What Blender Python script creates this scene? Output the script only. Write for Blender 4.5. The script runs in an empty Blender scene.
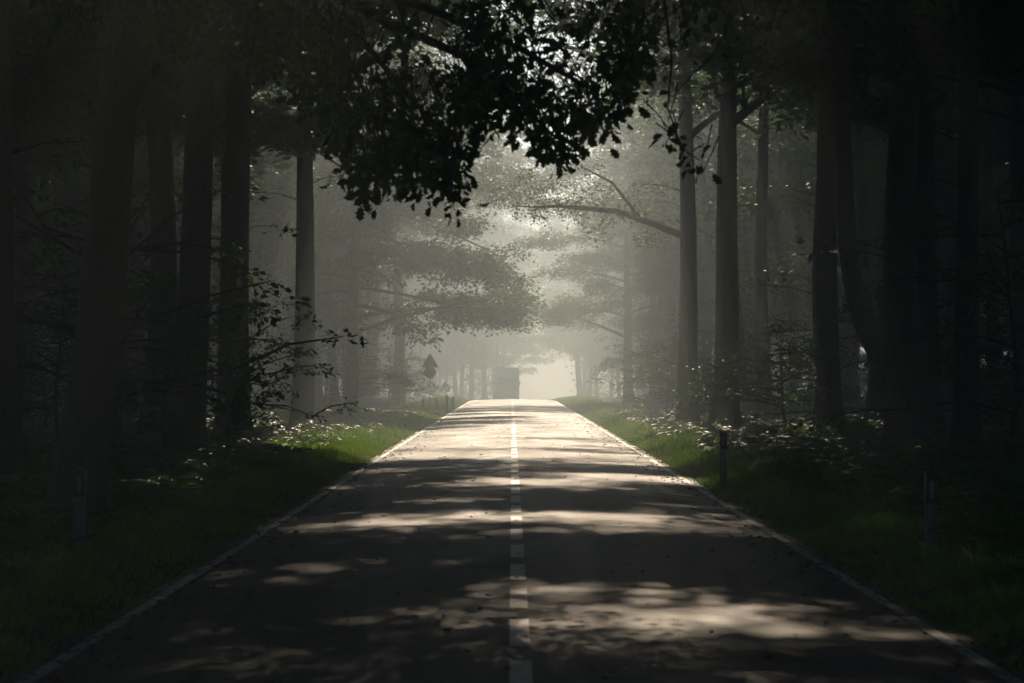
import bpy, math, random
import numpy as np
from mathutils import Vector, Matrix

R = math.radians
scene = bpy.context.scene
C = scene.collection

# ---------------------------------------------------------------- camera, light, exposure
CAM_H = 1.7
SUN_EL, SUN_AZ = 25.0, 0.8          # ahead of the camera, a little to the right (degrees)
cd = bpy.data.cameras.new('camera'); cam = bpy.data.objects.new('camera', cd); C.objects.link(cam)
cd.lens = 100.0; cd.sensor_width = 36.0; cd.clip_start = 0.3; cd.clip_end = 3000
cam.location = (-0.05, 0, CAM_H)
cam.rotation_euler = (R(90 + 0.67), 0, 0)
cd.dof.use_dof = True; cd.dof.focus_distance = 75; cd.dof.aperture_fstop = 5.0
scene.camera = cam

w = bpy.data.worlds.new('World'); scene.world = w; w.use_nodes = True
nt = w.node_tree; bg = nt.nodes['Background']
sky = nt.nodes.new('ShaderNodeTexSky'); sky.sky_type = 'NISHITA'; sky.sun_disc = False
sky.sun_elevation = R(SUN_EL); sky.sun_rotation = R(SUN_AZ)
sky.dust_density = 0.2; sky.ozone_density = 4.0
nt.links.new(sky.outputs[0], bg.inputs[0]); bg.inputs[1].default_value = 0.13

sl = bpy.data.lights.new('sun', 'SUN'); sun = bpy.data.objects.new('sun', sl); C.objects.link(sun)
sl.energy = 5.0; sl.angle = R(0.5); sl.color = (1.0, 0.79, 0.57)
d = Vector((math.sin(R(SUN_AZ)) * math.cos(R(SUN_EL)), math.cos(R(SUN_AZ)) * math.cos(R(SUN_EL)), math.sin(R(SUN_EL))))
sun.rotation_euler = d.to_track_quat('Z', 'Y').to_euler()
sun.location = (0, 0, 60)

vs = scene.view_settings
scene.display_settings.display_device = 'sRGB'
vs.view_transform = 'Standard'; vs.look = 'None'; vs.gamma = 1.0; vs.use_curve_mapping = False
vs.exposure = 0.03
HAZE = 0.0043
HAZE_G = 0.6

cy = scene.cycles
cy.use_denoising = True; cy.denoiser = 'OPENIMAGEDENOISE'
cy.max_bounces = 5; cy.diffuse_bounces = 2; cy.glossy_bounces = 2; cy.transmission_bounces = 3
cy.volume_bounces = 0; cy.transparent_max_bounces = 4
cy.sample_clamp_indirect = 4.0
cy.use_adaptive_sampling = False
cy.caustics_reflective = False; cy.caustics_refractive = False

# ---------------------------------------------------------------- helpers
def smooth(a, b, x):
    t = np.clip((x - a) / (b - a), 0, 1); return t * t * (3 - 2 * t)

def GZ(x, y):
    """terrain height: flat, falling away gently past the crest of the road"""
    x = np.asarray(x, float); y = np.asarray(y, float)
    t = np.clip(y - 187, 0, 80)
    z = -0.0002 * t * t - np.clip(y - 265, 0, None) * 0.012
    off = np.abs(x - CX(y))
    z = z - 0.011 * np.minimum(off, 3.06) ** 2                # road camber
    side = smooth(3.6, 9.0, off)
    z = z + side * (0.18 + 0.16 * np.sin(x * 0.35 + 1.3) * np.cos(y * 0.21) + 0.10 * np.sin(y * 0.55 + x * 0.8))
    return z

def CX(y):
    t = np.clip(np.asarray(y, float) - 200, 0, None)
    return -0.0003 * t ** 2 - 0.000003 * t ** 3

def mesh_np(name, V, faces_k):
    """V (n,3); faces_k list of (m,k) int arrays"""
    me = bpy.data.meshes.new(name)
    V = np.asarray(V, np.float32)
    me.vertices.add(len(V)); me.vertices.foreach_set('co', V.ravel())
    idx = []; starts = []; tot = []; s = 0
    for F in faces_k:
        F = np.asarray(F, np.int32)
        if len(F) == 0: continue
        m, k = F.shape
        idx.append(F.ravel()); starts.append(s + np.arange(m) * k); tot.append(np.full(m, k)); s += m * k
    idx = np.concatenate(idx); starts = np.concatenate(starts); tot = np.concatenate(tot)
    me.loops.add(len(idx)); me.loops.foreach_set('vertex_index', idx.astype(np.int32))
    me.polygons.add(len(starts)); me.polygons.foreach_set('loop_start', starts.astype(np.int32))
    try: me.polygons.foreach_set('loop_total', tot.astype(np.int32))
    except Exception: pass
    me.update(calc_edges=True); me.validate()
    return me

class MB:
    def __init__(s): s.V = []; s.F = {}; s.n = 0
    def add(s, V, F):
        V = np.asarray(V, float)
        s.V.append(V)
        for f in (F if isinstance(F, list) else [F]):
            f = np.asarray(f, int) + s.n
            s.F.setdefault(f.shape[1], []).append(f)
        s.n += len(V)
    def mesh(s, name):
        return mesh_np(name, np.concatenate(s.V), [np.concatenate(v) for v in s.F.values()])
    def obj(s, name, mat, parent=None, smooth_=False):
        me = s.mesh(name)
        return link(name, me, mat, parent, smooth_)

def link(name, me, mat, parent=None, smooth_=False):
    o = bpy.data.objects.new(name, me); C.objects.link(o)
    if mat and not me.materials: me.materials.append(mat)
    if smooth_: me.polygons.foreach_set('use_smooth', np.ones(len(me.polygons), bool))
    if parent: o.parent = parent
    return o

def tag(o, label=None, cat=None, group=None, kind=None):
    if label: o['label'] = label
    if cat: o['category'] = cat
    if group: o['group'] = group
    if kind: o['kind'] = kind
    return o

def empty(name, loc, rz=0, scale=1.0):
    o = bpy.data.objects.new(name, None); C.objects.link(o)
    o.location = loc; o.rotation_euler = (0, 0, rz); o.scale = (scale,) * 3
    o.empty_display_size = 0.3
    return o

def copy_tree(o, parent=None):
    c = o.copy(); C.objects.link(c)
    if parent: c.parent = parent
    for ch in o.children: copy_tree(ch, c)
    return c

def tube(mb, P, rad, sides=8, rough=0.0, rng=None):
    P = np.asarray(P, float); n = len(P)
    T = np.gradient(P, axis=0); T /= np.linalg.norm(T, axis=1)[:, None] + 1e-9
    ref = np.array([1.0, 0, 0]) if abs(T[0][0]) < 0.8 else np.array([0, 1.0, 0])
    a = np.arange(sides) / sides * 2 * np.pi
    U = np.cross(T, ref); U /= np.linalg.norm(U, axis=1)[:, None] + 1e-9
    W = np.cross(T, U)
    rad = np.asarray(rad, float)[:, None]
    rr = np.ones((n, sides))
    if rough and rng is not None:
        ph = rng.uniform(0, 6.28, 3)
        rr += rough * (np.sin(a * 3 + ph[0])[None, :] * 0.5 + np.sin(a * 5 + ph[1])[None, :] * 0.3) \
            + rough * 0.5 * rng.normal(0, 1, (n, sides)) * 0.6
    V = P[:, None, :] + (rad * rr)[:, :, None] * (np.cos(a)[None, :, None] * U[:, None, :] + np.sin(a)[None, :, None] * W[:, None, :])
    i = np.arange(n - 1)[:, None] * sides; j = np.arange(sides)[None, :]; j2 = (j + 1) % sides
    F = np.stack([i + j, i + j2, i + sides + j2, i + sides + j], -1).reshape(-1, 4)
    mb.add(V.reshape(-1, 3), F)

def box(mb, c, s, rz=0):
    c = np.array(c); s = np.array(s) / 2
    v = np.array([[x, y, z] for x in (-1, 1) for y in (-1, 1) for z in (-1, 1)], float) * s
    if rz:
        cs, sn = math.cos(rz), math.sin(rz); v = v @ np.array([[cs, sn, 0], [-sn, cs, 0], [0, 0, 1]])
    mb.add(v + c, np.array([[0, 1, 3, 2], [4, 6, 7, 5], [0, 4, 5, 1], [2, 3, 7, 6], [0, 2, 6, 4], [1, 5, 7, 3]]))

def prism(mb, pts, y0, y1):
    """polygon in XZ extruded along Y"""
    n = len(pts)
    v = [(p[0], y0, p[1]) for p in pts] + [(p[0], y1, p[1]) for p in pts]
    sides = [[i, (i + 1) % n, n + (i + 1) % n, n + i] for i in range(n)]
    mb.add(v, [np.array([list(range(n))[::-1]]), np.array([list(range(n, 2 * n))]), np.array(sides)])

# ---------------------------------------------------------------- materials
def newmat(name):
    m = bpy.data.materials.new(name); m.use_nodes = True
    n = m.node_tree.nodes; b = n['Principled BSDF']
    return m, m.node_tree, n, b

def noise(nt, scale, detail=4, rough=0.6, vec=None, coord='Object', stretch=None):
    tc = nt.nodes.new('ShaderNodeTexCoord'); out = tc.outputs[coord]
    if stretch:
        mp = nt.nodes.new('ShaderNodeMapping'); mp.inputs['Scale'].default_value = stretch
        nt.links.new(out, mp.inputs[0]); out = mp.outputs[0]
    t = nt.nodes.new('ShaderNodeTexNoise'); t.inputs['Scale'].default_value = scale
    t.inputs['Detail'].default_value = detail; t.inputs['Roughness'].default_value = rough
    nt.links.new(out, t.inputs['Vector'])
    return t.outputs[0]

def ramp(nt, inp, stops):
    r = nt.nodes.new('ShaderNodeValToRGB'); nt.links.new(inp, r.inputs[0])
    e = r.color_ramp.elements
    while len(e) < len(stops): e.new(0.5)
    for el, (p, c) in zip(e, stops):
        el.position = p; el.color = (*c, 1)
    return r.outputs[0]

def bump(nt, h, bsdf, strength, dist):
    b = nt.nodes.new('ShaderNodeBump'); b.inputs['Strength'].default_value = strength
    b.inputs['Distance'].default_value = dist
    nt.links.new(h, b.inputs['Height']); nt.links.new(b.outputs[0], bsdf.inputs['Normal'])

def plain(name, col, rough=0.6, metal=0.0, nscale=20, var=0.25):
    m, t, n, b = newmat(name)
    c = ramp(t, noise(t, nscale), [(0.3, tuple(x * (1 - var) for x in col)), (0.7, tuple(x * (1 + var) for x in col))])
    t.links.new(c, b.inputs['Base Color'])
    b.inputs['Roughness'].default_value = rough; b.inputs['Metallic'].default_value = metal
    return m

def leafmat(name, c1, c2, tr, trans=0.5, rough=0.5, scale=6.0):
    m, t, n, b = newmat(name)
    nz = noise(t, scale, 2)
    t.links.new(ramp(t, nz, [(0.35, c1), (0.65, c2)]), b.inputs['Base Color'])
    b.inputs['Roughness'].default_value = rough; b.inputs['Specular IOR Level'].default_value = 0.3
    tl = n.new('ShaderNodeBsdfTranslucent')
    t.links.new(ramp(t, nz, [(0.35, tuple(x * 0.7 for x in tr)), (0.65, tr)]), tl.inputs[0])
    mx = n.new('ShaderNodeMixShader'); mx.inputs[0].default_value = trans
    t.links.new(b.outputs[0], mx.inputs[1]); t.links.new(tl.outputs[0], mx.inputs[2])
    t.links.new(mx.outputs[0], n['Material Output'].inputs[0])
    return m

M_leaf = leafmat('leaf', (0.025, 0.06, 0.02), (0.045, 0.095, 0.03), (0.11, 0.22, 0.05))
M_leaf_near = leafmat('oak_leaf', (0.025, 0.05, 0.012), (0.05, 0.085, 0.018), (0.12, 0.2, 0.02), trans=0.25, rough=0.5, scale=14)
M_fern = leafmat('fern', (0.045, 0.1, 0.025), (0.07, 0.14, 0.035), (0.16, 0.28, 0.05), rough=0.4)
M_grass = leafmat('grass', (0.045, 0.11, 0.02), (0.08, 0.16, 0.035), (0.3, 0.5, 0.06), trans=0.5, rough=0.45, scale=2)

M_bark, t, n, b = newmat('bark')
nz = noise(t, 6, 8, 0.65, stretch=(3, 3, 0.5))
t.links.new(ramp(t, nz, [(0.3, (0.016, 0.018, 0.016)), (0.55, (0.04, 0.045, 0.038)), (0.75, (0.07, 0.08, 0.06))]), b.inputs['Base Color'])
b.inputs['Roughness'].default_value = 0.9; bump(t, nz, b, 0.9, 0.05)

M_road, t, n, b = newmat('asphalt'); b.inputs['Specular IOR Level'].default_value = 0.38
big = noise(t, 0.6, 5, 0.6, stretch=(1.0, 0.25, 1)); fine = noise(t, 90, 3, 0.7)
mixn = n.new('ShaderNodeMath'); mixn.operation = 'MULTIPLY_ADD'
t.links.new(fine, mixn.inputs[0]); mixn.inputs[1].default_value = 0.6; t.links.new(big, mixn.inputs[2])
t.links.new(ramp(t, mixn.outputs[0], [(0.45, (0.032, 0.031, 0.03)), (0.8, (0.062, 0.058, 0.053)), (1.0, (0.12, 0.112, 0.1))]), b.inputs['Base Color'])
trk = noise(t, 1.0, 3, 0.5, stretch=(1.6, 0.02, 1)); fleck = noise(t, 14, 4, 0.7)
mul = n.new('ShaderNodeMath'); mul.operation = 'MULTIPLY_ADD'; t.links.new(trk, mul.inputs[0]); mul.inputs[1].default_value = 0.8
t.links.new(fleck, mul.inputs[2])
bc = b.inputs['Base Color'].links[0].from_socket
mc = n.new('ShaderNodeMixRGB'); mc.blend_type = 'MULTIPLY'; mc.inputs[0].default_value = 0.8
t.links.new(bc, mc.inputs[1]); t.links.new(ramp(t, mul.outputs[0], [(0.6, (0.55,) * 3), (0.9, (1.0,) * 3), (1.15, (1.5, 1.45, 1.4))]), mc.inputs[2]); t.links.new(mc.outputs[0], b.inputs['Base Color'])
tcv = n.new('ShaderNodeTexCoord'); mpv = n.new('ShaderNodeMapping'); mpv.inputs['Scale'].default_value = (0.55, 0.3, 0.5)
vo = n.new('ShaderNodeTexVoronoi'); vo.feature = 'DISTANCE_TO_EDGE'; vo.inputs['Scale'].default_value = 1.0
wn = n.new('ShaderNodeMixRGB'); wn.blend_type = 'ADD'; wn.inputs[0].default_value = 0.35
t.links.new(tcv.outputs['Object'], mpv.inputs[0]); t.links.new(mpv.outputs[0], wn.inputs[1]); t.links.new(noise(t, 2.2, 5), wn.inputs[2]); t.links.new(wn.outputs[0], vo.inputs['Vector'])
mc2 = n.new('ShaderNodeMixRGB'); mc2.blend_type = 'MULTIPLY'; mc2.inputs[0].default_value = 1.0
t.links.new(mc.outputs[0], mc2.inputs[1]); t.links.new(ramp(t, vo.outputs['Distance'], [(0.0, (0.35,) * 3), (0.012, (0.45,) * 3), (0.02, (1.0,) * 3)]), mc2.inputs[2]); t.links.new(mc2.outputs[0], b.inputs['Base Color'])
rr = ramp(t, big, [(0.3, (0.5,) * 3), (0.7, (0.66,) * 3)])
t.links.new(rr, b.inputs['Roughness'])
bump(t, fine, b, 1.0, 0.016)

M_paint, t, n, b = newmat('road_paint')
nz = noise(t, 9, 8, 0.75)
t.links.new(ramp(t, nz, [(0.3, (0.12, 0.118, 0.11)), (0.5, (0.36, 0.35, 0.33)), (0.72, (0.62, 0.6, 0.56))]), b.inputs['Base Color'])
b.inputs['Roughness'].default_value = 0.55; bump(t, noise(t, 90, 3), b, 0.5, 0.006)

M_ground, t, n, b = newmat('forest_soil')
nz = noise(t, 3.5, 8, 0.7)
t.links.new(ramp(t, nz, [(0.3, (0.02, 0.018, 0.01)), (0.5, (0.035, 0.038, 0.016)), (0.7, (0.06, 0.05, 0.028))]), b.inputs['Base Color'])
b.inputs['Roughness'].default_value = 0.95; bump(t, nz, b, 1.0, 0.08)

M_wood = plain('weathered_wood', (0.12, 0.1, 0.075), 0.85)
M_post = plain('post_plastic', (0.08, 0.09, 0.1), 0.7)
M_black = plain('black_plastic', (0.02, 0.02, 0.022), 0.45)
M_refl = plain('reflector', (0.12, 0.12, 0.13), 0.4)
M_metal = plain('galvanised', (0.3, 0.31, 0.32), 0.45, 0.7)
M_lorry = plain('lorry_paint', (0.6, 0.6, 0.6), 0.5)
M_glass, t, n, b = newmat('windscreen'); b.inputs['Base Color'].default_value = (0.02, 0.025, 0.03, 1); b.inputs['Roughness'].default_value = 0.13
M_tyre = plain('tyre', (0.02, 0.02, 0.02), 0.8)
M_lamp = plain('lamp_glass', (0.6, 0.58, 0.5), 0.15)

# ---------------------------------------------------------------- ground, road, markings
ys = np.concatenate([np.arange(-60, 200, 1.0), np.arange(200, 520, 4.0), np.arange(520, 641, 20)])
xo = np.concatenate([np.arange(-400, -41, 30), np.arange(-40, -12, 2.0), np.arange(-12, -3.6, 0.4), [-3.3, -3.0, 0, 3.0, 3.3], np.arange(3.6, 12, 0.4), np.arange(12, 40, 2.0), np.arange(40, 401, 30)])
Xg, Yg = np.meshgrid(xo, ys)
Xw = Xg + CX(np.minimum(Yg, 440)); off = np.abs(Xg)
rng = np.random.default_rng(3)
Zg = GZ(Xw, Yg) - 0.06 * (1 - smooth(2.9, 3.3, off)) + rng.normal(0, 0.025, Xg.shape) * smooth(3.2, 4.5, off)
nx = len(xo)
i = np.arange(len(ys) - 1)[:, None] * nx; j = np.arange(nx - 1)[None, :]
F = np.stack([i + j, i + j + 1, i + nx + j + 1, i + nx + j], -1).reshape(-1, 4)
g = link('ground', mesh_np('ground', np.stack([Xw, Yg, Zg], -1).reshape(-1, 3), [F]), M_ground, None, True); g['kind'] = 'structure'

def strip(name, x0, x1, y0, y1, z, mat, kind='structure', wob=0.0, mb=None, step=2.0):
    n_ = max(2, int((y1 - y0) / step) + 1)
    yy = np.linspace(y0, y1, n_)
    c = CX(yy); zz = GZ(c, yy) + z
    w1 = wob * (np.sin(yy * 1.7) + np.sin(yy * 3.9 + 1) + np.sin(yy * 0.63 + 2)) / 3 if wob else 0
    nc = 13 if x1 - x0 > 1 else 2
    cols = []
    for q in range(nc):
        u = q / (nc - 1); xx = c + x0 + (x1 - x0) * u + w1 * (2 * u - 1)
        zc = GZ(xx, yy) + z + (0.0025 if nc == 2 else 0)
        cols.append(np.stack([xx, yy, zc], -1))
    V = np.concatenate(cols)
    k = np.arange(n_ - 1)
    F = np.concatenate([np.stack([q * n_ + k, (q + 1) * n_ + k, (q + 1) * n_ + k + 1, q * n_ + k + 1], -1) for q in range(nc - 1)])
    if mb is not None: mb.add(V, F); return
    o = link(name, mesh_np(name, V, [F]), mat); o['kind'] = kind; return o
strip('road', -3.06, 3.06, -60, 440, 0.0, M_road, wob=0.035, step=0.5)
strip('edge_line', -2.93, -2.82, -60, 400, 0.004, M_paint)
strip('edge_line', 2.82, 2.93, -60, 400, 0.004, M_paint)
mb = MB(); y = 3.45
while y < 360:
    strip('', -0.065, 0.065, y, y + 1.95, 0.004, None, mb=mb); y += 2.87
o = mb.obj('centre_line', M_paint); o['kind'] = 'structure'

# ---------------------------------------------------------------- foliage tools
T_RH = np.array([[0, 0, 0], [0.42, 0.30, 0.04], [1, 0, -0.05], [0.42, -0.30, 0.04]])
def lobed():
    half = [(0.0, 0.02), (0.16, 0.06), (0.24, 0.2), (0.36, 0.13), (0.50, 0.29), (0.63, 0.16), (0.76, 0.24), (0.86, 0.1)]
    pts = half + [(1.0, 0.0)] + [(x, -y) for x, y in half[::-1]]
    return np.array([[x, y * 1.15, 0.45 * abs(y) - 0.22 * x * x] for x, y in pts])
T_OAK = lobed()

def leaf_arrays(Cn, U, N, size, T):
    """Cn (n,3) base points, U long axis, N normal"""
    U = U / (np.linalg.norm(U, axis=1)[:, None] + 1e-9)
    W = np.cross(N, U); W /= (np.linalg.norm(W, axis=1)[:, None] + 1e-9)
    N2 = np.cross(U, W)
    s = np.asarray(size)[:, None, None]
    V = Cn[:, None, :] + s * (T[None, :, 0:1] * U[:, None, :] + T[None, :, 1:2] * W[:, None, :] + T[None, :, 2:3] * N2[:, None, :])
    n_, k = len(Cn), len(T)
    F = np.arange(n_ * k).reshape(n_, k)
    return V.reshape(-1, 3), F

class Leaves:
    def __init__(s, T, rng): s.T = T; s.rng = rng; s.C = []; s.U = []; s.N = []; s.S = []
    def spray(s, c, n, r, thick, size, droop=0.0, jitter=0.55, axis=None):
        rng = s.rng
        a = rng.uniform(0, 6.283, n); q = np.sqrt(rng.uniform(0, 1, n)) * r
        st = rng.uniform(0.6, 1.0)
        off = np.stack([np.cos(a) * q, np.sin(a) * q * st, rng.normal(0, thick, n) - droop * (q / r) ** 2], -1)
        ra = rng.uniform(0, 6.283); cs, sn = math.cos(ra), math.sin(ra)
        off = off @ np.array([[cs, sn, 0], [-sn, cs, 0], [0, 0, 1]])
        s.C.append(np.asarray(c) + off)
        U = off / (r + 1e-6) + rng.normal(0, 0.5, (n, 3)); U[:, 2] *= 0.5; U[:, 2] -= droop * 0.6
        s.U.append(U); N = rng.normal(0, jitter, (n, 3)); N[:, 2] += 1.0; s.N.append(N)
        s.S.append(size * rng.uniform(0.6, 1.35, n))
    def mesh(s, name):
        V, F = leaf_arrays(np.concatenate(s.C), np.concatenate(s.U), np.concatenate(s.N), np.concatenate(s.S), s.T)
        return mesh_np(name, V, [F])

def trunk_path(rng, H, lean=(0, 0), sway=0.25, n_=16, bend=None):
    t = np.linspace(0, 1, n_)
    z = -0.4 + t * (H + 0.4)
    ph = rng.uniform(0, 6.28, 4)
    x = lean[0] * t + sway * (np.sin(t * 5 + ph[0]) - math.sin(ph[0])) * 0.6 + sway * 0.3 * (np.sin(t * 13 + ph[1]) - math.sin(ph[1]))
    y_ = lean[1] * t + sway * (np.sin(t * 4 + ph[2]) - math.sin(ph[2])) * 0.6
    if bend is not None: x = x + bend(t)
    return np.stack([x, y_, z], -1)

def make_tree(seed, H=21, r0=0.3, cb=8.5, CR=5.2, nl=15, spl=7, lps=100, ls=0.17, lean=(0, 0), sway=0.25,
              T=T_RH, keep=None, bend=None, top=True, limb_up=(20, 50), spray_r=(0.7, 1.3), leafm=None, thick=0.16, forks=(), name='forest_tree', low_twigs=3, bias=0.0):
    rng = np.random.default_rng(seed)
    root = empty(name, (0, 0, 0))
    P = trunk_path(rng, H, lean, sway, bend=bend)
    zz = P[:, 2]
    rad = r0 * (np.clip(1 - zz / (H * 1.04), 0.03, 1) ** 0.75) + r0 * 0.55 * np.exp(-np.clip(zz + 0.1, 0, None) / 0.45)
    # denser rings near the base for the root flare
    zf = np.concatenate([[-0.4, -0.05, 0.15, 0.4, 0.8, 1.4], np.linspace(2.2, H, 15)])
    Pf = np.stack([np.interp(zf, zz, P[:, k]) for k in range(3)], -1)
    rf = r0 * (np.clip(1 - zf / (H * 1.04), 0.03, 1) ** 0.75) + r0 * 0.6 * np.exp(-np.clip(zf + 0.1, 0, None) / 0.5)
    tb = MB(); tube(tb, Pf, rf, 14, 0.07, rng)
    bb = MB(); lv = Leaves(T, rng)
    for (fz, pts, rr_) in forks:                       # big secondary stems joined into the trunk
        base = np.array([np.interp(fz, zz, P[:, k]) for k in range(3)])
        Q = np.array([base + np.array(p) for p in pts]); tq = np.linspace(0, 1, len(Q)); tt = np.linspace(0, 1, 12)
        Q2 = np.stack([np.interp(tt, tq, Q[:, k]) for k in range(3)], -1)
        tube(tb, Q2, np.linspace(rr_, rr_ * 0.45, 12), 12, 0.06, rng)
    ga = rng.uniform(0, 6.28)
    def add_spray(c, src, size_k=1.0):
        if keep is not None and not keep(c): return False
        mid = (src + c) / 2 + np.array([0, 0, 0.12]) * rng.uniform(0, 1)
        tube(bb, [src, mid, c], [0.022, 0.016, 0.006], 4)
        lv.spray(c, int(lps * rng.uniform(0.7, 1.3)), rng.uniform(*spray_r), thick, ls * size_k, droop=rng.uniform(0.05, 0.35))
        return True
    for k in range(nl):
        f = (k + rng.uniform(0, 0.8)) / nl
        h0 = cb + (H * 0.93 - cb) * f
        base = np.array([np.interp(h0, zz, P[:, q]) for q in range(3)])
        az = ga + k * 2.399 + rng.normal(0, 0.3)
        L = CR * (0.55 + 0.75 * math.sin(math.pi * min(1, 0.28 + f * 0.72)) ** 0.8) * rng.uniform(0.75, 1.15) * (1 - 0.25 * f) * (1 + bias * math.cos(az))
        up = R(rng.uniform(*limb_up))
        dh = np.array([math.cos(az), math.sin(az)])
        t = np.linspace(0, 1, 8)
        horiz = L * t; vert = L * (math.sin(up) * t - (0.35) * t ** 2 * rng.uniform(0.3, 1.0))
        side = np.array([-dh[1], dh[0]]) * rng.normal(0, 0.12) * L
        LP = base + np.stack([horiz * dh[0] + side[0] * t ** 2, horiz * dh[1] + side[1] * t ** 2, vert], -1)
        rb = max(0.03, r0 * 0.3 * (1 - f * 0.5) * L / CR)
        reach = 0.0
        for q in range(spl):
            tt_ = rng.uniform(0.3, 1.0) if q else 1.0
            src = np.array([np.interp(tt_, t, LP[:, z]) for z in range(3)])
            a2 = az + rng.choice([-1, 1]) * rng.uniform(0.5, 1.2) * (1.2 - tt_ * 0.4)
            l2 = rng.uniform(0.5, 1.9) * (1.3 - 0.5 * tt_)
            if add_spray(src + np.array([math.cos(a2) * l2, math.sin(a2) * l2, rng.uniform(-0.35, 0.6)]), src): reach = max(reach, tt_)
        if reach > 0:                                  # the limb runs as far as its outermost spray
            t3 = np.linspace(0, min(1, reach + 0.02), 8)
            tube(bb, np.stack([np.interp(t3, t, LP[:, z]) for z in range(3)], -1), rb * (1 - 0.85 * t3), 7, 0.05, rng)
    if top:
        for q in range(8):
            src = P[-1] - np.array([0, 0, rng.uniform(0, 2)])
            add_spray(src + np.array([rng.normal(0, 0.9), rng.normal(0, 0.9), rng.uniform(0, 1)]), src)
    for q in range(low_twigs):                         # thin epicormic twigs on the bare trunk
        h0 = rng.uniform(2.0, cb)
        src = np.array([np.interp(h0, zz, P[:, z]) for z in range(3)]); a2 = rng.uniform(0, 6.28)
        c = src + np.array([math.cos(a2), math.sin(a2), 0.2]) * rng.uniform(0.8, 1.8)
        tube(tb, [src, (src + c) / 2 + [0, 0, 0.1], c], [0.02, 0.014, 0.006], 4)
        lv.spray(c, 30, 0.5, 0.1, ls * 0.8, 0.15)
    tb.obj('trunk', M_bark, root, True)
    if bb.n: bb.obj('branches', M_bark, root, True)
    if lv.C: link('crown', lv.mesh('crown'), leafm or M_leaf, root)
    return root

def place(root, x, y, rz=0, s=1.0, label=None, group=None, cat='tree'):
    root.location = (x, y, float(GZ(x, y))); root.rotation_euler = (0, 0, rz); root.scale = (s,) * 3
    tag(root, label, cat, group); return root

# ---------------------------------------------------------------- the trees one can tell apart
def px(xp, d): return -0.05 + (xp - 512) * d / 2844.0
def pz(yp, d): return CAM_H + (375 - yp) * d / 2844.0
heroes = []
def hero(label, xp, d, **kw):
    r = make_tree(**kw); x = px(xp, d); place(r, x, d, 0, 1.0, label); heroes.append((x, d)); return r

hero('dark trunk cut off by the left edge of the photo', 4, 40, seed=11, r0=0.30, H=21, cb=9, lean=(-0.6, 0))
hero('thick dark trunk leaning right at the near left verge', 68, 31, seed=12, r0=0.27, H=19, cb=7.6, sway=0.1, lean=(2.2, 0), low_twigs=0)
hero('straight dark trunk behind the leaning tree on the left', 184, 56, seed=13, r0=0.36, H=22, cb=9, sway=0.12, lean=(0.5, 0))
hero('dark trunk beside the lit haze, right of its straight neighbour on the left', 234, 68, seed=14, r0=0.4, H=22, cb=9.5, sway=0.12)
hero('faint hazy trunk at the left rim of the light shaft', 303, 84, seed=15, r0=0.34, H=21, cb=9, sway=0.1)
hero('nearest dark ridged trunk on the right, furthest right of the thick ones', 968, 56, seed=21, r0=0.27, H=21, cb=9, sway=0.08, lean=(-0.2, 0))
hero('slim dark trunk between the forked tree and the nearest right trunk', 932, 68, seed=22, r0=0.27, H=21, cb=9, sway=0.1)
fk = [(-0.05, 0, 0), (-0.45, 0, 0.7), (-0.85, 0, 1.8), (-1.05, 0, 3.4), (-1.1, 0.2, 6), (-1.6, 0.4, 11), (-1.9, 0.5, 15)]
hero('forked tree on the right with two stems parting low in a V', 884, 74, seed=23, r0=0.45, H=21, cb=9, sway=0.05,
     bend=lambda t: 0.75 * smooth(0.1, 0.32, t) + 0.4 * t, forks=[(1.9, fk, 0.33)])
hero('straight dark trunk just left of the forked tree', 830, 74, seed=24, r0=0.33, H=22, cb=9, sway=0.1)
hero('broad dark trunk with a flared base, leftmost of the dark right trunks', 724, 88, seed=25, r0=0.42, H=22, cb=9, sway=0.1, lean=(0.4, 0))
hero('thin dark trunk right of the broad flared one', 766, 94, seed=26, r0=0.26, H=21, cb=9, sway=0.15)

# left tree whose hazy crown droops over the road, and the right one with its long bare limb
dd = 122
def keep_left(c):
    xw, zw = c[0] + px(350, dd), c[2]
    return xw < 0.3 + 0.1 * (zw - 6) + 1.6 * float(smooth(9, 11.5, zw)) and zw > 2.8 + 0.25 * max(0, xw + 5) and xw > -10
hero('hazy tree on the left whose low crown droops over the road', 350, dd, seed=31, r0=0.28, H=16, cb=3.2, CR=8.6, nl=44, spl=14, lps=260, ls=0.17,
     keep=keep_left, limb_up=(-14, 22))
r = hero('hazy tree on the right sending a long bare limb over the road', 688, 92, seed=32, r0=0.34, H=21, cb=9, sway=0.1)
bb = MB(); rng = np.random.default_rng(5)
X0 = px(688, 92)
LB = [(px(a, 92) - X0, 0.0 + 0.1 * k, pz(b_, 92)) for k, (a, b_) in enumerate([(690, 236), (655, 222), (618, 209), (590, 206), (560, 203), (535, 204), (512, 202)])]
tube(bb, LB, [0.13, 0.11, 0.095, 0.08, 0.06, 0.04, 0.02], 8, 0.08, rng)
tube(bb, [(px(640, 92) - X0, 0.2, pz(215, 92)), (px(612, 92) - X0, 0, pz(180, 92)), (px(580, 92) - X0, -0.2, pz(164, 92))], [0.07, 0.05, 0.02], 6)
bb.obj('limb', M_bark, r, True)
lv = Leaves(T_RH, rng)
for a, b_ in [(590, 196), (600, 185), (572, 195), (548, 196), (535, 186), (520, 196), (560, 175), (585, 162), (600, 225), (575, 210), (555, 200), (615, 212), (640, 210), (660, 228), (645, 235), (525, 208), (630, 200), (650, 180), (540, 210), (505, 185), (525, 170)]:
    lv.spray((px(a, 92) - X0, rng.normal(0, 0.6), pz(b_, 92)), 120, rng.uniform(0.35, 0.7), 0.15, 0.11, 0.15)
link('limb_foliage', lv.mesh('limb_foliage'), M_leaf, r)

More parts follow.
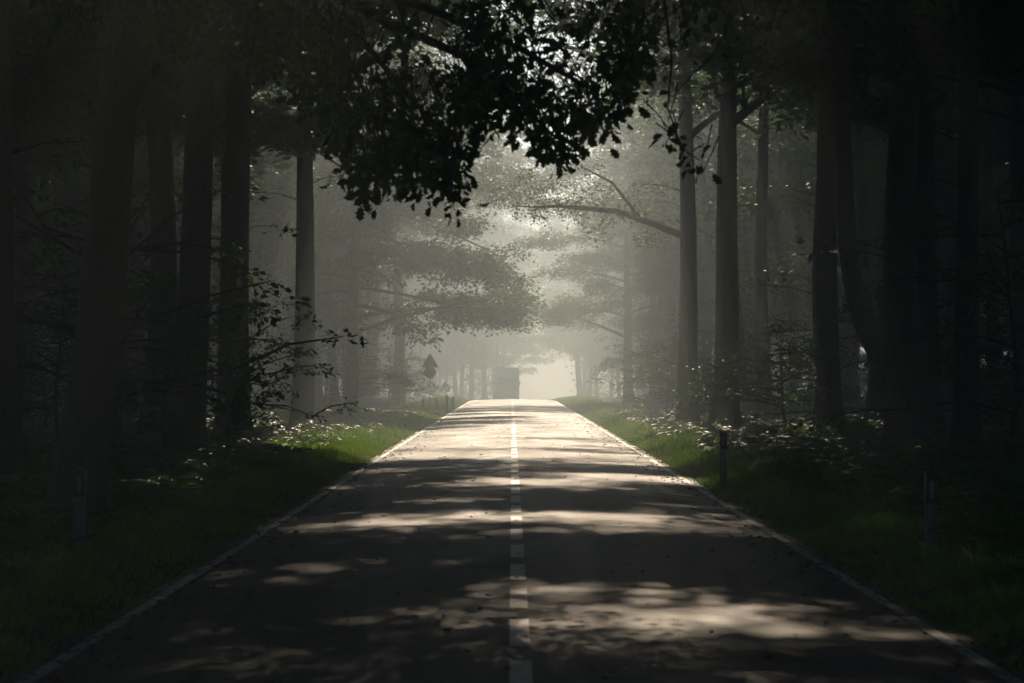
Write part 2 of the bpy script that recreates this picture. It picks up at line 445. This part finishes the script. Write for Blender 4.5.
dr = 168
def keep_right(c):
    xw, zw = c[0] + px(630, dr), c[2]
    return xw > 0.5 and zw > 3.6 + 0.05 * xw
hero('glittering low crown of the hazy tree reaching in from the right', 630, dr, seed=33, r0=0.3, H=17, cb=3.6, CR=7.0, nl=30, spl=12, lps=200, ls=0.17, keep=keep_right, limb_up=(5, 30))

# ---------------------------------------------------------------- near oak with the dark bough overhead (stands just outside the left edge)
def near_bough():
    rng = np.random.default_rng(77)
    x0, y0 = -6.0, 22.0
    root = place(empty('oak_tree', (0, 0, 0)), x0, y0, 0, 1.0, 'near oak whose dark lobed leaves hang across the top of the view')
    tb = MB(); P = trunk_path(rng, 14, (0.6, 0), 0.15); zf = P[:, 2]
    tube(tb, P, 0.32 * np.clip(1 - zf / 15, 0.05, 1) ** 0.8 + 0.2 * np.exp(-np.clip(zf, 0, None) / 0.5), 14, 0.07, rng)
    tb.obj('trunk', M_bark, root, True)
    bb = MB(); lv = Leaves(T_OAK, rng)
    loc = lambda a, b_, dd_: np.array([px(a, dd_) - x0, dd_ - y0, pz(b_, dd_)])
    limbs = [[(-60, -60, 22), (120, -10, 22.5), (260, 10, 23), (360, 40, 23.5), (420, 110, 24), (452, 190, 24)],
             [(120, -60, 23), (300, -30, 24), (430, 10, 25), (520, 50, 26), (590, 90, 26), (620, 130, 26)],
             [(260, -60, 21), (400, -50, 22), (540, -40, 23), (660, -30, 24), (780, -30, 25), (860, 5, 25)],
             [(300, -30, 24), (380, 20, 25), (470, 60, 25.5), (530, 110, 25.5), (556, 150, 25.5)]]
    for L in limbs:
        Q = np.array([loc(*p) for p in L]); tq = np.linspace(0, 1, len(Q)); tt = np.linspace(0, 1, 16)
        Q2 = np.stack([np.interp(tt, tq, Q[:, k]) for k in range(3)], -1)
        tube(bb, Q2, np.linspace(0.06, 0.008, 16), 6, 0.08, rng)
    stem = np.array([0.05, 0, 4.3])
    for L in limbs[:3]:
        tube(bb, [stem, (stem + loc(*L[0])) / 2 + [0, 0, 0.2], loc(*L[0])], [0.1, 0.08, 0.06], 7)
    # lower edge of the leaf mass, traced as a height over the view
    ex = [60, 200, 300, 335, 350, 385, 405, 440, 455, 466, 480, 520, 560, 610, 636, 650, 690, 712, 740, 860, 960]
    ey = [40, 60, 90, 130, 195, 208, 185, 205, 215, 150, 125, 140, 168, 130, 105, 60, 60, 60, 35, 30, 0]
    def cluster(a, b_, dd_, nleaf, sp):
        c = loc(a, b_, dd_)
        src = c + np.array([rng.normal(0, 0.15), rng.normal(0, 0.2), 0.3])
        tube(bb, [src, (src + c) / 2 + [0.02, 0, 0.02], c - [0, 0, 0.03]], [0.007, 0.005, 0.003], 4)
        off = rng.normal(0, sp, (nleaf, 3)); U = off / sp + rng.normal(0, 0.7, (nleaf, 3)); U[:, 2] -= 0.9
        lv.C.append(c + off); lv.U.append(U); lv.N.append(rng.normal(0, 1, (nleaf, 3))); lv.S.append(rng.uniform(0.06, 0.14, nleaf))
    for q in range(1600):
        a = rng.uniform(40, 960) if q % 4 == 0 else rng.uniform(160, 350) if q % 4 == 1 else rng.uniform(300, 645)
        low = np.interp(a, ex, ey) + rng.normal(0, 5)
        b_ = low - 5 - abs(rng.normal(0, 1)) * 75
        if b_ < -110: continue
        # lighter gaps in the mass where haze shows through
        g1 = math.exp(-((a - 565) / 38) ** 2 - ((b_ - 65) / 40) ** 2) + math.exp(-((a - 425) / 26) ** 2 - ((b_ - 95) / 26) ** 2) \
            + math.exp(-((a - 395) / 16) ** 2 - ((b_ - 60) / 16) ** 2)
        if rng.uniform() < g1 * 0.95: continue
        if a > 640 and rng.uniform() < 0.45: continue
        dd_ = rng.uniform(20, 30)
        cluster(a, b_, dd_, rng.integers(3, 8), 0.055)
    for a, b_, s_ in [(676, 148, 0.05), (684, 155, 0.05), (700, 165, 0.06), (702, 172, 0.06), (694, 160, 0.05), (664, 145, 0.05)]:
        cluster(a, b_, 24, 6, s_)
    for a, b_ in [(670, 70), (672, 95), (668, 120), (672, 140)]:
        cluster(a, b_, 24, 2, 0.04)
    tube(bb, [loc(660, -30, 24), loc(672, 60, 24), loc(668, 110, 24), loc(682, 150, 24), loc(700, 162, 24)], [0.014, 0.011, 0.008, 0.006, 0.004], 5)
    bb.obj('branches', M_bark, root, True)
    link('crown', lv.mesh('crown'), M_leaf_near, root)
near_bough(); heroes.append((-6.0, 22.0))

# ---------------------------------------------------------------- the woods
protos = [make_tree(seed=100 + k, H=rH, r0=rr_, cb=cb, CR=cr, nl=20, spl=9, lps=100, ls=0.22, sway=0.3, lean=(ln, 0))
          for k, (rH, rr_, cb, cr, ln) in enumerate([(21, .30, 8.5, 6.0, .4), (23, .36, 9.5, 6.4, -.5), (19, .24, 7.5, 5.6, .8), (22, .33, 9, 6.6, 0), (20, .2, 8, 5.2, -1.0)])]
deep = [make_tree(seed=150 + k, H=rH, r0=rr_, cb=cb, CR=cr, nl=26, spl=10, lps=95, ls=0.28, sway=0.3, lean=(ln, 0))
          for k, (rH, rr_, cb, cr, ln) in enumerate([(20, .24, 4.0, 5.6, .4), (22, .30, 5.0, 6.0, -.5), (19, .2, 3.2, 5.2, .6)])]
sap = [make_tree(seed=200 + k, H=h_, r0=0.045, cb=0.7, CR=1.5, nl=10, spl=4, lps=55, ls=0.10, sway=0.2, spray_r=(0.25, 0.5), thick=0.05, limb_up=(5, 35), name='sapling', low_twigs=0)
       for k, h_ in enumerate([3.2, 4.2, 2.4])]
WL = 0.263
wide = [make_tree(seed=170 + k, H=rH, r0=rr_, cb=cb, CR=cr, nl=34, spl=13, lps=120, ls=WL, bias=0.25, sway=0.3, lean=(ln, 0))
          for k, (rH, rr_, cb, cr, ln) in enumerate([(21, .30, 8.5, 7.4, .4), (23, .36, 9.5, 8.0, -.5), (20, .26, 8.0, 7.0, .6)])]
slim = [make_tree(seed=190 + k, H=rH, r0=rr_, cb=cb, CR=cr, nl=16, spl=7, lps=80, ls=0.2, sway=0.3, lean=(ln, 0))
          for k, (rH, rr_, cb, cr, ln) in enumerate([(19, .26, 8.0, 3.8, .4), (21, .32, 9.0, 4.2, -.5), (18, .22, 7.0, 3.6, .6)])]
used = {}; nth = 0
def inst(ps, k, x, y, rz, s, label, group, cat='tree'):
    p = ps[k]; key = (id(ps), k)
    r_ = p if key not in used else copy_tree(p); used[key] = 1
    return place(r_, x, y, rz, s, label, group, cat)

rnd = random.Random(8)
SEEDS = {(-1, 0): 3, (1, 0): 11, (-1, 1): 3, (1, 1): 11}
rows = [(6.8, 0.8, 8.5, -34), (11.0, 1.4, 10.0, -30), (16.0, 1.8, 12.0, -20), (23.0, 3.0, 14.0, 10), (33.0, 4.0, 17.0, 60)]
for side in (-1, 1):
    sw = 'left' if side < 0 else 'right'
    for ri, (x_, jx, sp, y0) in enumerate(rows):
        rnd = random.Random(SEEDS.get((side, ri), 8) * 100 + ri * 10 + side)
        y = y0 + rnd.uniform(0, sp)
        while y < 430:
            yy = y + rnd.uniform(-0.25, 0.25) * sp; y += sp
            off = x_ + rnd.uniform(-jx, jx)
            if 200 < yy < 320 and ri == 0 and (side > 0 or (nth := nth + 1) % 2): continue            # the sunlit opening past the crest
            if 205 < yy < 320 and ri == 1: continue
            if side > 0 and 200 < yy < 400 and off < 14: off += 6
            if 100 < yy < 117 and ri == 0: continue                # a gap in the roadside row lets the shafts in
            if 84 < yy <= 200 and ri == 0: off = 9.8 + 0.3 * (off - x_)
            if 84 < yy <= 200 and ri == 1: off += 3.6
            xx = float(CX(yy)) + side * off
            arch = ri < 3 and yy < 84  ; thin = ri < 2 and 84 <= yy < 330 and (ri == 0 or yy < 160)
            if yy > 20 and yy < 100 and abs(xx) < 0.18 * yy + 1.2 and any(abs(xx - hx) / max(yy, 1) * 2844 < 0 or (abs((xx / yy) - (hx / hy)) * 2844 < 26) for hx, hy in heroes if hy < yy + 25): 
                xx += side * 2.2
            if yy > 290 and 508 < 512 + xx / yy * 2844 < 566: continue   # the bright gap just right of the road's end
            if any(math.hypot(xx - hx, yy - hy) < 3.2 for hx, hy in heroes): continue
            if side < 0 and 100 < yy < 270 and 398 < 512 + xx / yy * 2844 < 475: xx -= 0.04 * yy   # keep the view behind the signs open
            if 14 < yy < 50 and abs(xx) < 0.18 * yy + 0.8: 
                continue                                       # the photo shows only the hero trunks this close
            if yy < 18:
                lab = f'unseen leafy tree added for shade near the camera on the {sw}'; gp = f'trees by the camera on the {sw}'  # out of view, added to keep sky light off the near woods
            elif yy > 200:
                lab = f'pale distant tree in the bright haze on the {sw}'; gp = f'distant hazy trees on the {sw}'
            elif ri == 0:
                lab = f'tall tree in the roadside row on the {sw}, dim in haze'; gp = f'roadside row of trees on the {sw}'
            else:
                lab = f'dark slim tree deep in the woods on the {sw}'; gp = f'trees deep in the woods on the {sw}'
            inst(*((deep, rnd.randrange(3)) if ri >= 2 and not (ri == 2 and yy < 90) else (wide, rnd.randrange(3)) if arch else (slim, rnd.randrange(3)) if thin else (protos, rnd.randrange(5))), xx, yy, (rnd.uniform(-0.5, 0.5) + (0 if side < 0 else math.pi)) if arch else rnd.uniform(0, 6.28), rnd.uniform(0.88, 1.15), lab, gp)

for side, yy, off, s_ in [(-1, 288, 5.0, 1.15), (-1, 312, 5.5, 1.2), (-1, 345, 3.0, 1.2), (-1, 178, 7.2, 1.05)]:
    sw = 'left' if side < 0 else 'right'
    inst(wide, rnd.randrange(3), float(CX(yy)) + side * off, yy, (0 if side < 0 else math.pi) + rnd.uniform(-0.3, 0.3), s_,
         *((f'pale distant tree in the bright haze on the {sw}', f'distant hazy trees on the {sw}') if yy > 180 else (f'tall tree in the roadside row on the {sw}, dim in haze', f'roadside row of trees on the {sw}')))
for side in (-1, 1):
    sw = 'left' if side < 0 else 'right'
    for q in range(30):
        yy = rnd.uniform(48, 190) ; xx = side * rnd.uniform(5.6, 0.16 * yy + 5)
        if side < 0 and yy > 60 and 375 < 512 + xx / yy * 2844 < 485: continue
        inst(sap, rnd.randrange(3), xx, yy, rnd.uniform(0, 6.28), rnd.uniform(0.7, 1.25),
             f'thin leafy sapling in the undergrowth of the {sw} woods', f'saplings in the {sw} woods', 'sapling')
inst(sap, 1, px(1005, 50), 50, 1.0, 1.15, 'glinting sapling right of the nearest right trunk', None, 'sapling')
inst(sap, 0, px(112, 44), 44, 2.0, 1.3, 'glinting sapling just right of the leaning left tree', None, 'sapling')
inst(sap, 0, px(388, 152), 152, 0.4, 0.9, 'sunlit young tree left behind the road signs', None, 'sapling')
inst(sap, 2, px(398, 146), 146, 2.4, 1.0, 'sunlit low bush at the foot of the signs on their left', None, 'bush')

# ---------------------------------------------------------------- the far wood behind everything
rng = np.random.default_rng(90)
for side, lab in [(-1, 'dark far wood closing the view on the left'), (1, 'dark far wood closing the view on the right'), (0, 'pale far wood closing the view beyond the road bend')]:
    lv = Leaves(T_RH, rng)
    for q in range(1000):
        if side:
            yy = rng.uniform(-60, 460); xx = float(CX(yy)) + side * rng.uniform(42, 54)  # unseen stretch beside and behind the camera added to darken the woods
        else:
            xx = rng.uniform(-110, 60); yy = rng.uniform(455, 475)
        if yy > 200 and 500 < 512 + xx / yy * 2844 < 580: continue
        zz_ = float(GZ(xx, yy)) + rng.uniform(0, 20 if side else 24)
        lv.spray((xx, yy, zz_), 60, rng.uniform(1.6, 3.0), 0.9, 0.6, 0.2, jitter=1.0)
    o = link('far_wood', lv.mesh('far_wood'), M_leaf); tag(o, lab, 'wood', None, 'stuff')

# ---------------------------------------------------------------- ferns and grass
def bake(name, V0, F0, n_, pos, rz, sc, mat, tilt=None, zs=None):
    cs, sn = np.cos(rz), np.sin(rz)
    X = V0[None, :, 0] * cs[:, None] - V0[None, :, 1] * sn[:, None]
    Y = V0[None, :, 0] * sn[:, None] + V0[None, :, 1] * cs[:, None]
    Z = np.repeat(V0[None, :, 2], n_, 0)
    if zs is not None: Z = Z * zs[:, None]
    V = np.stack([X, Y, Z], -1) * sc[:, None, None] + pos[:, None, :]
    F = F0[None] + (np.arange(n_) * len(V0))[:, None, None]
    return V.reshape(-1, 3), F.reshape(-1, F0.shape[1])

def fern_clump(seed, nf=9):
    rng = np.random.default_rng(seed); Vs = []; Fs = []; n_ = 0
    for k in range(nf):
        az = k / nf * 6.283 + rng.normal(0, 0.25); L = rng.uniform(0.55, 0.85); rise = rng.uniform(0.5, 0.8)
        d_ = np.array([math.cos(az), math.sin(az), 0]); s_ = np.array([-d_[1], d_[0], 0])
        m = 11
        for q in range(m):
            t = 0.18 + 0.8 * q / m
            p = d_ * L * t + np.array([0, 0, 1]) * (rise * t * 1.5 - 1.15 * rise * t * t)
            tan = d_ * L + np.array([0, 0, 1]) * (rise * 1.5 - 2.3 * rise * t)
            tan /= np.linalg.norm(tan)
            wl = 0.2 * math.sin(math.pi * min(1, 0.15 + t * 0.87)) * L * 1.3
            for sg in (-1, 1):
                tip = p + s_ * sg * wl + tan * wl * 0.25 - np.array([0, 0, 0.12 * wl]) + rng.normal(0, 0.006, 3)
                hw = L * 0.03
                Vs += [p - tan * hw, (p + tip) / 2 - tan * hw * 1.0, tip, (p + tip) / 2 + tan * hw * 1.1 + np.array([0, 0, 0.01])]
                Fs.append([n_, n_ + 1, n_ + 2, n_ + 3]); n_ += 4
    return np.array(Vs), np.array(Fs)

rng = np.random.default_rng(21)
mbf = MB()
for v in range(5):
    V0, F0 = fern_clump(300 + v)
    n_ = 620
    yy = 16 + 110 * rng.uniform(0, 1, n_) ** 1.3
    sd = rng.choice([-1, 1], n_)
    mn = np.where(sd < 0, 4.5, 4.4)
    xx = sd * (mn + rng.uniform(0, 1, n_) ** 1.2 * (0.2 * yy + 1.0))
    pos = np.stack([xx, yy, GZ(xx, yy) - 0.02], -1)
    V, F = bake('', V0, F0, n_, pos, rng.uniform(0, 6.28, n_), rng.uniform(0.55, 1.1, n_), None)
    mbf.add(V, F)
o = mbf.obj('ferns', M_fern); tag(o, 'green ferns covering the forest floor on both sides', 'ferns', None, 'stuff')

# low leafy ground cover
lv = Leaves(T_RH, rng)
n_ = 26000
yy = 14 + 200 * rng.uniform(0, 1, n_) ** 1.6; sd = rng.choice([-1, 1], n_)
xx = sd * (3.9 + rng.uniform(0, 1, n_) * (0.18 * yy + 1.5)) 
zz_ = GZ(xx, yy) + rng.uniform(0.05, 0.5, n_) * smooth(3.8, 5.2, np.abs(xx))
lv.C.append(np.stack([xx, yy, zz_], -1)); lv.U.append(rng.normal(0, 1, (n_, 3)) * [1, 1, .3]); N = rng.normal(0, 0.5, (n_, 3)); N[:, 2] += 1; lv.N.append(N); lv.S.append(rng.uniform(0.07, 0.16, n_))
o = link('undergrowth', lv.mesh('undergrowth'), M_leaf); tag(o, 'low leafy undergrowth among the ferns', 'undergrowth', None, 'stuff')

def grass(name, label, side, n_, y0, y1, x0, x1, hmin, hmax, pw=1.7):
    yy = y0 + (y1 - y0) * rng.uniform(0, 1, n_) ** pw
    u = rng.uniform(0, 1, n_)
    xx = side * (x0 + u * (x1 - x0)); xx = xx + CX(yy)
    tuft = 0.6 + 0.4 * np.sin(yy * 1.9 + xx * 2.3) * np.sin(yy * 0.7 + 1.3) + rng.normal(0, 0.15, n_)
    h = (hmin + (hmax - hmin) * smooth(0.0, 0.5, u)) * np.clip(tuft, 0.25, 1.3)
    az = rng.uniform(0, 6.283, n_); bend_ = rng.uniform(0.15, 0.7, n_) * h
    dx, dy = np.cos(az), np.sin(az); wd = rng.uniform(0.003, 0.007, n_) * (1 + yy / 60)
    px_, py_ = -dy * wd, dx * wd
    z0 = GZ(xx, yy) - 0.02
    V = np.stack([np.stack([xx - px_, yy - py_, z0], -1), np.stack([xx + px_, yy + py_, z0], -1),
                  np.stack([xx + px_ * .7 + dx * bend_ * .35, yy + py_ * .7 + dy * bend_ * .35, z0 + h * .65], -1),
                  np.stack([xx + dx * bend_, yy + dy * bend_, z0 + h], -1)], 1)
    F = np.arange(n_ * 4).reshape(n_, 4)
    V2 = V[:, [0, 1, 2, 3]]
    o = link(name, mesh_np(name, V2.reshape(-1, 3), [F]), M_grass); tag(o, label, 'grass', None, 'stuff')
grass('verge_grass', 'grass verge along the left edge of the road', -1, 100000, 13, 265, 2.96, 5.4, 0.05, 0.32)
grass('verge_grass', 'grass verge along the right edge of the road', 1, 100000, 13, 265, 2.96, 5.2, 0.05, 0.32)

# fallen leaves along the edges of the asphalt
lv = Leaves(T_OAK, rng); n_ = 2200
yy = 13 + 110 * rng.uniform(0, 1, n_) ** 1.5; sd = rng.choice([-1, 1], n_)
xx = sd * (3.05 - np.abs(rng.normal(0, 0.38, n_))); k = rng.uniform(0, 1, n_) < 0.2; xx[k] = rng.uniform(-2.9, 2.9, k.sum())
lv.C.append(np.stack([xx, yy, GZ(xx, yy) + 0.012], -1)); lv.U.append(rng.normal(0, 1, (n_, 3)) * [1, 1, .15]); N = rng.normal(0, 0.2, (n_, 3)); N[:, 2] += 1; lv.N.append(N); lv.S.append(rng.uniform(0.04, 0.1, n_))
M_litter = leafmat('dead_leaf', (0.06, 0.035, 0.015), (0.13, 0.085, 0.04), (0.1, 0.06, 0.02), trans=0.15, rough=0.7)
o = link('fallen_leaves', lv.mesh('fallen_leaves'), M_litter); tag(o, 'brown fallen leaves strewn along the asphalt edges', 'leaves', None, 'stuff')

# ---------------------------------------------------------------- roadside furniture
def marker_post(x, y, label, h=0.85):
    r_ = empty('marker_post', (x, y, float(GZ(x, y)))); tag(r_, label, 'marker post', 'reflector posts along the verge')
    w_ = 0.055
    m = MB(); prism(m, [(-w_, -0.2), (w_, -0.2), (w_, h - 0.30), (-w_, h - 0.30)], -0.045, 0.045); m.obj('post', M_post, r_)
    m = MB(); prism(m, [(-w_ - .002, h - 0.30), (w_ + .002, h - 0.30), (w_ + .002, h - 0.04), (-w_ - .002, h)], -0.047, 0.047); bnd = m.obj('band', M_black, r_)
    m = MB(); prism(m, [(-0.02, h - 0.25), (0.02, h - 0.25), (0.02, h - 0.08), (-0.02, h - 0.08)], -0.055, -0.0472); m.obj('reflector', M_refl, bnd)
marker_post(px(931, 27), 27, 'pale reflector post with black top in the near right ferns', 0.88)
marker_post(px(723, 46), 46, 'dark reflector post on the right verge halfway along the road', 0.9)
marker_post(px(80, 27.5), 27.5, 'pale reflector post in front of the leaning left trunk', 0.92)

ds = 140
sx = px(430, ds)
r_ = empty('road_sign', (sx, ds, float(GZ(sx, ds)))); tag(r_, 'triangular sign over a round sign on one pole, left roadside', 'road sign')
m = MB(); tube(m, [(0, 0, -0.3), (0, 0, 1.4), (0, 0, 2.72)], [0.03] * 3, 10); m.obj('pole', M_metal, r_, True)
def plate(name, pts, z, y_, parent):
    m = MB(); prism(m, [(a, z + b_) for a, b_ in pts], y_, y_ + 0.006); pl = m.obj(name, M_metal, parent)
    return pl
tri = []
for k in range(3):
    a0 = math.pi / 2 + k * 2.0944
    for dlt in (-0.12, 0.12): tri.append((0.40 * math.cos(a0 + dlt), 0.40 * math.sin(a0 + dlt)))
tp = plate('triangular_plate', tri, 2.42, -0.045, r_)
cp = plate('round_plate', [(0.3 * math.cos(a), 0.3 * math.sin(a)) for a in np.arange(24) / 24 * 6.28318], 1.92, -0.045, r_)
for z in (2.3, 2.5): m = MB(); box(m, (0, -0.034, z), (0.12, 0.02, 0.03)); m.obj('bracket', M_metal, tp)
for z in (1.8, 2.03): m = MB(); box(m, (0, -0.034, z), (0.12, 0.02, 0.03)); m.obj('bracket', M_metal, cp)

for xp, d_, h_, tl, lab in [(423, 137, 0.62, 0.02, 'short wooden post left of the sign pole, leftmost of four'), (437, 139, 0.68, -0.05, 'leaning wooden post just right of the sign pole'),
                            (446.5, 138, 0.80, 0.03, 'tallest wooden post, third of four beside the signs'), (453, 152, 0.62, 0.0, 'furthest wooden post at the corner of the sunlit road')]:
    x = px(xp, d_); m = MB()
    tube(m, [(0, 0, -0.3), (0, 0, h_ - 0.03), (tl, 0, h_), (tl, 0, h_ + 0.005)], [0.065, 0.06, 0.05, 0.001], 10, 0.06, rng)
    o = m.obj('wooden_post', M_wood); o.location = (x, d_, float(GZ(x, d_))); o.rotation_euler = (0, tl, 0); tag(o, lab, 'post', 'wooden posts by the signs')

# lorry coming up the far slope
yl = 252.0; xl = px(507, yl)
zl = float(GZ(float(CX(yl)), yl))
L = empty('lorry', (xl, yl, zl)); tag(L, 'boxy lorry, a grey silhouette in haze at the far end of the road', 'lorry')
m = MB(); prism(m, [(-1.1, 0.75), (1.1, 0.75), (1.1, 3.15), (1.04, 3.2), (-1.04, 3.2), (-1.1, 3.15)], 1.9, 7.6); m.obj('cargo_box', M_lorry, L)
m = MB(); prism(m, [(-1.0, 0.55), (1.0, 0.55), (1.02, 1.5), (0.92, 2.45), (-0.92, 2.45), (-1.02, 1.5)], 0, 1.8); cab = m.obj('cab', M_lorry, L)
m = MB(); prism(m, [(-0.9, 1.45), (0.9, 1.45), (0.82, 2.2), (-0.82, 2.2)], -0.02, -0.003); m.obj('windscreen', M_glass, cab)
for s_ in (-1, 1):
    m = MB(); box(m, (s_ * 0.75, -0.02, 0.8), (0.3, 0.03, 0.16)); m.obj('headlight', M_lamp, cab)
    m = MB(); box(m, (s_ * 1.13, 0.2, 1.8), (0.12, 0.06, 0.35)); m.obj('mirror', M_black, cab)
    for wy in (0.9, 6.2):
        m = MB(); a = np.arange(20) / 20 * 6.28318
        V = np.concatenate([np.stack([np.full(20, s_ * 0.98 - 0.14), wy + 0.42 * np.cos(a), 0.42 + 0.42 * np.sin(a)], -1), np.stack([np.full(20, s_ * 0.98 + 0.1), wy + 0.42 * np.cos(a), 0.42 + 0.42 * np.sin(a)], -1)])
        k = np.arange(20); m.add(V, [np.stack([k, (k + 1) % 20, 20 + (k + 1) % 20, 20 + k], -1), k[None], (39 - k)[None]]); m.obj('wheel', M_tyre, L)
m = MB(); box(m, (0, 0.05, 0.5), (2.0, 0.12, 0.2)); m.obj('bumper', M_black, cab)

# ---------------------------------------------------------------- haze
m = MB(); box(m, (0, 300, 14.5), (900, 730, 46)); hz = m.obj('haze', None)
hm = bpy.data.materials.new('haze'); hm.use_nodes = True; hn = hm.node_tree; hn.nodes.clear()
out = hn.nodes.new('ShaderNodeOutputMaterial'); pv = hn.nodes.new('ShaderNodeVolumePrincipled')
pv.inputs['Color'].default_value = (0.79, 0.93, 0.99, 1); pv.inputs['Density'].default_value = HAZE; pv.inputs['Anisotropy'].default_value = HAZE_G
hn.links.new(pv.outputs[0], out.inputs['Volume']); hz.data.materials.append(hm)
tag(hz, 'pale morning haze filling the woods and road', 'haze', None, 'stuff')
